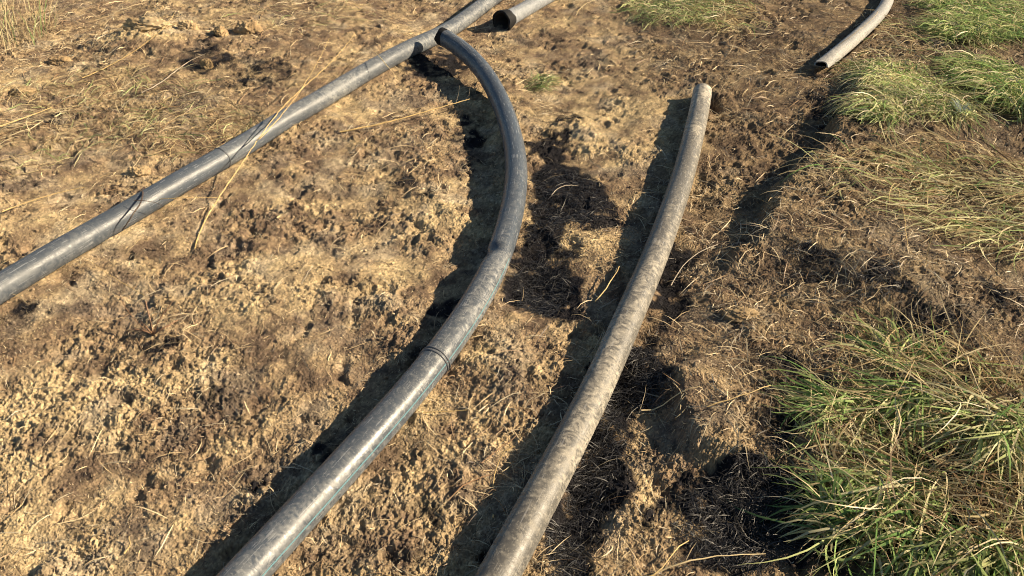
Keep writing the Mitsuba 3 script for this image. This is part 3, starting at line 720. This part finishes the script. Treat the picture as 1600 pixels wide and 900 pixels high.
TUFTS = [  # ellipses, number, azimuth, spread, length, width, weights, rise, lift, label
    ([((1.015, 4.846, 0.293, 0.314), 1)], 1100, 3.5, 1.3, (0.06, 0.20), (0.0022, 0.0045), W_PALE, (0.05, 0.6), (0.005, 0.05), 'pale green grass tuft by the top edge, between the two pale pipes'),
    ([((1.268, 4.752, 0.192, 0.351), 1)], 600, 3.5, 1.0, (0.08, 0.24), (0.0022, 0.0045), W_DRY, (0.05, 0.6), (0.005, 0.04), 'straw-yellow grass tuft by the top edge, right of the pale green one'),
    ([((2.854, 4.694, 0.304, 0.414), 1), ((2.530, 4.401, 0.145, 0.165), 0.5)], 2200, 3.4, 0.8, (0.10, 0.30), (0.0028, 0.006), W_GREEN, (0.1, 0.8), (0.01, 0.08), 'lush green grass tuft in the upper right corner'),
    ([((1.865, 3.620, 0.193, 0.306), 1.5), ((1.884, 3.367, 0.236, 0.178), 1), ((1.629, 3.234, 0.103, 0.103), 0.6)], 2400, 3.7, 0.7, (0.08, 0.24), (0.0026, 0.005), W_PALE, (0.0, 0.45), (0.004, 0.05), 'wide yellow-green grass tuft flattened to the left, below the short curved pipe'),
    ([((2.378, 3.620, 0.187, 0.337), 1.5)], 1900, 3.7, 0.7, (0.10, 0.30), (0.0028, 0.0055), W_GREEN, (0.1, 0.8), (0.01, 0.07), 'bright green grass tuft at the right edge, below the corner tuft'),
    ([((1.103, 1.685, 0.056, 0.060), 1)], 110, 1.6, 1.3, (0.08, 0.24), (0.0034, 0.0068), W_GREEN, (0.1, 0.65), (0.01, 0.04), 'spidery green grass tuft on dark soil, topmost of the lower right grass'),
    ([((0.882, 1.483, 0.052, 0.061), 1)], 110, 3.9, 0.5, (0.10, 0.26), (0.0034, 0.0066), [2, 3, 2, 1, 2, 1, 2, 2, 0.3, 0.2, 0.2, 0.1], (0.1, 0.65), (0.01, 0.04), 'yellow-green grass tuft bending down to the left, at the left end of the grass bank'),
    ([((1.065, 1.495, 0.121, 0.057), 1)], 190, 3.6, 0.4, (0.14, 0.34), (0.0034, 0.0066), W_GREEN, (0.05, 0.5), (0.01, 0.05), 'long green grass blades combed sideways, between the spidery tuft and the yellow one'),
    ([((0.768, 1.124, 0.063, 0.056), 1)], 190, 2.4, 1.2, (0.08, 0.20), (0.0034, 0.0066), W_GREEN, (0.1, 0.7), (0.01, 0.05), 'upright green grass tuft next to the black burnt soil, at the lower right'),
    ([((0.939, 1.200, 0.123, 0.067), 1)], 190, 3.6, 0.5, (0.14, 0.36), (0.0034, 0.0068), [2, 3, 2, 1, 2, 1, 2, 2, 0.6, 0.3, 0.3, 0.1], (0.0, 0.45), (0.01, 0.05), 'pale green arching grass tuft right of the upright one'),
    ([((1.001, 1.063, 0.160, 0.050), 1)], 270, 3.5, 0.4, (0.14, 0.36), (0.0034, 0.0068), W_GREEN, (0.0, 0.5), (0.01, 0.06), 'dark green grass swept flat along the bottom edge at the lower right'),
    ([((1.254, 1.403, 0.100, 0.088), 1)], 260, 3.5, 0.7, (0.10, 0.30), (0.0032, 0.0062), W_PALE, (0.3, 1.0), (0.01, 0.07), 'yellowed grass tuft by the right edge, in the middle of the grass bank'),
    ([((0.116, 3.810, 0.071, 0.083), 1)], 110, 0.5, 0.5, (0.06, 0.17), (0.0025, 0.005), W_PALE, (0.3, 1.0), (0.01, 0.03), 'small isolated yellow-green grass tuft right of the bend of the striped pipe'),
    ([((-2.794, 4.421, 0.181, 0.313), 1)], 130, 1.9, 0.4, (0.14, 0.34), (0.0022, 0.0042), W_DRY, (0.9, 1.45), (0.01, 0.03), 'upright dry brown grass tuft in the upper left corner'),
]
for i, (ell, n, az, spread, ln, wd, wts, rise, lift, text) in enumerate(TUFTS):
    key = 'grass_tuft' + ('' if i == 0 else f'_{i:03d}')
    green = wts is W_GREEN
    parts = [sward(500 + 10 * i, n, ell, az, spread, ln, wd, MIX, wts, rise=rise, lift=lift, tip=0.2 if green else 0.05, droop=(0.3, 1.2) if 'upright dry' in text else (0.9, 2.0))]
    ribbon_entry(key + '__blades', parts, 'grass_material')
    ribbon_entry(key + '__dry_blades', [sward(505 + 10 * i, max(12, n // 8), ell, az, spread + 0.5, ln, (0.0016, 0.0034), DRY, [2, 2, 2, 1], rise=(0.1, 0.9), lift=lift)], 'straw_material')
    labels[key] = {'label': text, 'category': 'grass', 'group': 'grass tufts'}

# ------------------------------------------------------------------ single straws and twigs that can be told apart


def stalk(points, r0, r1, sides=6, wob=0.0011, seed=0):
    p = np.array(points, float)
    k = min(3, len(p) - 1)
    tck, _ = splprep(p.T, s=0, k=k)
    n = max(6, int(np.linalg.norm(np.diff(p, axis=0), axis=1).sum() / 0.025))
    q = np.array(splev(np.linspace(0, 1, n), tck)).T
    rr = np.random.default_rng(seed)
    q[1:-1] += rr.normal(0, wob, (n - 2, 3)) * np.array([1, 1, 0.4])
    t, s, u = frames(q)
    ang = np.arange(sides) * 2 * np.pi / sides
    rad = np.linspace(r0, r1, n) * (1 + 0.15 * rr.uniform(-1, 1, n))
    v = q[:, None] + rad[:, None, None] * (np.cos(ang)[None, :, None] * s[:, None] + np.sin(ang)[None, :, None] * u[:, None])
    i, j = np.meshgrid(np.arange(n - 1), np.arange(sides), indexing='ij')
    f = np.stack([i * sides + j, (i + 1) * sides + j, (i + 1) * sides + (j + 1) % sides, i * sides + (j + 1) % sides], -1).reshape(-1, 4)
    f = np.vstack([f[:, [0, 1, 2]], f[:, [0, 2, 3]]])
    cap = np.array([[0, k_ + 1, k_] for k_ in range(1, sides - 1)])
    return v.reshape(-1, 3), np.vstack([f, cap, cap[:, ::-1] + (n - 1) * sides])


def straw(key, points, r0, r1, colour, seed=0, ground=True):
    pts = [(q[0], q[1], (float(SURF(q[0], q[1])) if ground else 0) + q[2]) for q in points]
    v, f = stalk(pts, 0.75 * r0, 0.75 * r1, seed=seed)
    rr = np.random.default_rng(seed)
    n3 = v * np.array([40, 40, 40])
    c = np.array(colour) * (0.7 + 0.6 * meshkit.noise(n3, seed))[:, None]
    scene[key] = mikit.ply(trimesh.Trimesh(v, f, process=False), 'straw_material', smooth=True, color=c)


TAN, PALE_TAN, BROWN, GREYISH, DARK = (0.50, 0.36, 0.16), (0.58, 0.46, 0.26), (0.24, 0.14, 0.075), (0.40, 0.34, 0.26), (0.06, 0.04, 0.03)
STRAWS = [
    ([(-1.132, 2.336, 0.005), (-1.130, 2.686, 0.040), (-1.072, 2.922, 0.085), (-1.024, 3.172, 0.105), (-0.931, 3.554, 0.130), (-0.799, 3.986, 0.170)], 0.0034, 0.0018, TAN, 'long yellow straw stem leaning across the straight pipe'),
    ([(-1.049, 2.985, 0.100), (-0.958, 3.476, 0.140), (-0.911, 3.885, 0.170)], 0.0026, 0.0014, TAN, 'thinner straw stem rising beside the long yellow stem over the straight pipe'),
    ([(-0.771, 3.241, 0.012), (-0.607, 3.306, 0.028), (-0.414, 3.410, 0.034), (-0.201, 3.549, 0.040)], 0.0046, 0.0026, TAN, 'straight tan straw stem whose tip lies in the shadow of the striped pipe'),
    ([(-0.268, 3.547, 0.025), (-0.255, 3.555, 0.060), (-0.247, 3.551, 0.100)], 0.0020, 0.0008, GREYISH, 'short pale sprig standing in the shadow of the striped pipe, left of two'),
    ([(-0.219, 3.592, 0.025), (-0.207, 3.570, 0.060), (-0.200, 3.575, 0.090)], 0.0020, 0.0008, GREYISH, 'short pale sprig standing in the shadow of the striped pipe, right of two'),
    ([(-0.709, 3.973, 0.085), (-0.622, 3.789, 0.095), (-0.576, 3.811, 0.030)], 0.0026, 0.0016, PALE_TAN, 'small pale twig hooked over the straight pipe near the end of the striped pipe'),
    ([(0.319, 1.019, 0.012), (0.411, 1.036, 0.030), (0.484, 1.047, 0.035), (0.570, 1.055, 0.030)], 0.0028, 0.0016, PALE_TAN, 'long pale straw stem on black soil by the bottom edge, left of the grass'),
    ([(-0.045, 1.165, 0.010), (-0.044, 1.291, 0.020), (-0.024, 1.327, 0.050), (0.008, 1.345, 0.060)], 0.0026, 0.0014, TAN, 'hooked straw stem in the shadow left of the muddy pipe near the bottom'),
    ([(-0.078, 1.329, 0.012), (-0.025, 1.377, 0.020), (0.010, 1.407, 0.030)], 0.0030, 0.0020, BROWN, 'reddish brown twig lying left of the muddy pipe, above the hooked straw'),
    ([(-0.155, 1.217, 0.008), (-0.102, 1.265, 0.015), (-0.054, 1.289, 0.020)], 0.0026, 0.0016, BROWN, 'thin brown twig left of the hooked straw near the muddy pipe'),
    ([(-0.243, 1.508, 0.006), (-0.173, 1.509, 0.015), (-0.108, 1.516, 0.010)], 0.0018, 0.0012, TAN, 'thin straw lying crosswise just right of the lower striped pipe'),
    ([(0.267, 2.001, 0.006), (0.325, 2.083, 0.030), (0.361, 2.166, 0.030)], 0.0030, 0.0018, TAN, 'pale straw stem slanting along the shadow edge left of the muddy pipe'),
    ([(0.276, 1.964, 0.006), (0.341, 2.015, 0.008)], 0.0020, 0.0014, GREYISH, 'short pale straw lying in the shadow of the muddy pipe'),
    ([(0.532, 2.113, 0.010), (0.579, 2.177, 0.030), (0.714, 2.275, 0.040)], 0.0028, 0.0016, GREYISH, 'grey straw stem slanting across the dark trough right of the muddy pipe'),
    ([(0.350, 1.509, 0.020), (0.416, 1.518, 0.030), (0.459, 1.523, 0.020), (0.506, 1.531, 0.020)], 0.0022, 0.0014, PALE_TAN, 'pale forked straw on the brown bank right of the muddy pipe'),
    ([(0.508, 1.453, 0.020), (0.597, 1.478, 0.030), (0.699, 1.543, 0.030)], 0.0022, 0.0014, TAN, 'long thin straw lying over the sunlit litter right of the brown bank'),
    ([(0.271, 1.036, 0.010), (0.295, 1.005, 0.020), (0.360, 1.059, 0.020), (0.407, 1.099, 0.020)], 0.0026, 0.0016, TAN, 'tan straw bent in the litter right of the bottom end of the muddy pipe'),
    ([(1.087, 1.908, 0.010), (1.099, 1.831, 0.030), (1.101, 1.772, 0.060)], 0.0022, 0.0014, PALE_TAN, 'straight pale straw pointing into the spidery grass tuft'),
    ([(1.263, 1.633, 0.060), (1.214, 1.486, 0.070), (1.206, 1.358, 0.050)], 0.0026, 0.0018, PALE_TAN, 'long pale straw crossing the dark grass at the right edge'),
    ([(1.342, 2.092, 0.010), (1.347, 2.121, 0.080), (1.373, 2.163, 0.140)], 0.0022, 0.0012, TAN, 'curved standing straw on the litter right of the trough'),
    ([(1.468, 2.620, 0.010), (1.401, 2.403, 0.010), (1.340, 2.221, 0.010)], 0.0022, 0.0014, TAN, 'straw lying straight towards the camera in the middle of the right side'),
    ([(1.007, 2.293, 0.020), (1.068, 2.273, 0.020), (1.135, 2.257, 0.015)], 0.0030, 0.0018, PALE_TAN, 'pale straw lying level on the litter above the black spot'),
    ([(-2.134, 3.753, 0.020), (-1.992, 3.975, 0.040), (-1.880, 4.070, 0.090), (-1.816, 4.281, 0.120)], 0.0030, 0.0014, TAN, 'long thin straw slanting up past the broad flat clod'),
    ([(-1.791, 3.615, 0.012), (-1.711, 3.745, 0.020), (-1.650, 3.939, 0.030), (-1.578, 3.976, 0.050)], 0.0032, 0.0018, GREYISH, 'grey straw stem lying across the black patch at the upper left'),
    ([(-2.257, 3.192, 0.020), (-2.193, 3.290, 0.020), (-2.135, 3.427, 0.020)], 0.0038, 0.0020, TAN, 'thick straw near the left edge, above the straight pipe'),
    ([(-1.920, 2.542, 0.020), (-1.833, 2.661, 0.020), (-1.704, 2.752, 0.020)], 0.0026, 0.0014, TAN, 'long straw near the left edge, just above the straight pipe'),
    ([(0.383, 4.749, 0.020), (0.452, 4.906, 0.020), (0.581, 5.019, 0.020)], 0.0030, 0.0014, PALE_TAN, 'yellow straw beside the pale pipe at the top edge'),
    ([(-1.386, 2.500, 0.100), (-1.329, 2.504, 0.092), (-1.308, 2.543, 0.050)], 0.0016, 0.0012, DARK, 'thin dark twig curling over the straight pipe, nearest of the twigs to its left end'),
    ([(-1.422, 2.670, 0.060), (-1.377, 2.553, 0.088), (-1.362, 2.472, 0.092), (-1.376, 2.420, 0.070), (-1.410, 2.406, 0.030)], 0.0050, 0.0030, DARK, 'dark strap-like dead stem draped across the left end of the straight pipe'),
    ([(-1.408, 2.624, 0.030), (-1.236, 2.600, 0.050), (-1.126, 2.663, 0.030)], 0.0020, 0.0012, TAN, 'straw touching the near side of the straight pipe beside the dark twig'),
    ([(-1.207, 2.057, 0.015), (-1.414, 2.195, 0.020), (-1.449, 2.226, 0.020)], 0.0016, 0.001, TAN, 'very thin straw on open sand below the left end of the straight pipe'),
    ([(-0.888, 2.536, 0.010), (-0.852, 2.558, 0.030), (-0.825, 2.552, 0.050)], 0.0034, 0.0014, PALE_TAN, 'stubby pale straw standing in a dark spot in the middle of the left soil'),
    ([(-0.699, 2.099, 0.010), (-0.676, 2.115, 0.040), (-0.663, 2.146, 0.060)], 0.0024, 0.0012, GREYISH, 'forked stubby straw on the sand left of the striped pipe'),
    ([(-0.888, 1.075, 0.006), (-0.884, 1.108, 0.015), (-0.887, 1.113, 0.020)], 0.0022, 0.0012, TAN, 'short curved straw near the bottom edge at the lower left'),
    ([(1.637, 4.001, 0.030), (1.796, 4.053, 0.130), (1.973, 4.295, 0.150)], 0.0016, 0.001, TAN, 'fine straw lying along the short curved pipe'),
    ([(0.155, 2.693, 0.010), (0.202, 2.741, 0.020), (0.267, 2.759, 0.010)], 0.0024, 0.0012, GREYISH, 'grey curved straw on the black burnt patch right of the striped pipe'),
]
for i, (pts, r0, r1, col, text) in enumerate(STRAWS):
    key = 'straw_stem' + ('' if i == 0 else f'_{i:03d}')
    straw(key, [(q[0], q[1], q[2]) for q in pts], r0, r1, col, seed=600 + i)
    labels[key] = {'label': text, 'category': 'straw', 'group': 'single straws and twigs'}

# the dead plant stub in the lower left sand
STUB = [([(-1.109, 1.858, 0.000), (-1.115, 1.880, 0.050), (-1.130, 1.918, 0.090)], 0.0045), ([(-1.109, 1.858, 0.000), (-1.074, 1.874, 0.050), (-1.041, 1.912, 0.090)], 0.0026), ([(-1.109, 1.858, 0.000), (-1.067, 1.849, 0.030), (-1.036, 1.893, 0.030)], 0.004),
        ([(-1.109, 1.858, 0.000), (-1.144, 1.855, 0.020), (-1.192, 1.864, 0.020)], 0.0036), ([(-1.109, 1.858, 0.000), (-1.184, 1.905, 0.050), (-1.234, 1.971, 0.100)], 0.0018), ([(-1.109, 1.858, 0.000), (-1.114, 1.852, 0.030), (-1.142, 1.877, 0.035)], 0.003)]
for i, (pts, rad) in enumerate(STUB):
    straw('dead_plant__stem' + ('' if i == 0 else f'_{i:03d}'), pts, rad, rad * 0.6, (0.20, 0.11, 0.06), seed=700 + i)
labels['dead_plant'] = {'label': 'dead reddish brown plant stub with a few stiff stems in the sand on the left', 'category': 'plant'}

# the pale spiky thistle in the right-hand grass
r = np.random.default_rng(801)
n = 26
cx, cy = (1.975, 3.239)
az = np.linspace(0, 2 * np.pi, n, endpoint=False) + r.normal(0, 0.1, n)
ribbon_entry('thistle_plant', [ribbons(np.full(n, cx), np.full(n, cy), r.uniform(0.05, 0.10, n), az, r.uniform(0.7, 1.3, n), r.uniform(0.2, 1.0, n), r.normal(0, 0.2, n), r.uniform(0.004, 0.007, n), np.full(n, 0.03), pick_colours(r, n, [(0.35, 0.42, 0.42), (0.2, 0.27, 0.25)], [1, 1]), K=5, seed=802)], 'grass_material')
labels['thistle_plant'] = {'label': 'small pale bluish spiky plant in the grass between the yellow-green and the bright green tufts', 'category': 'plant'}
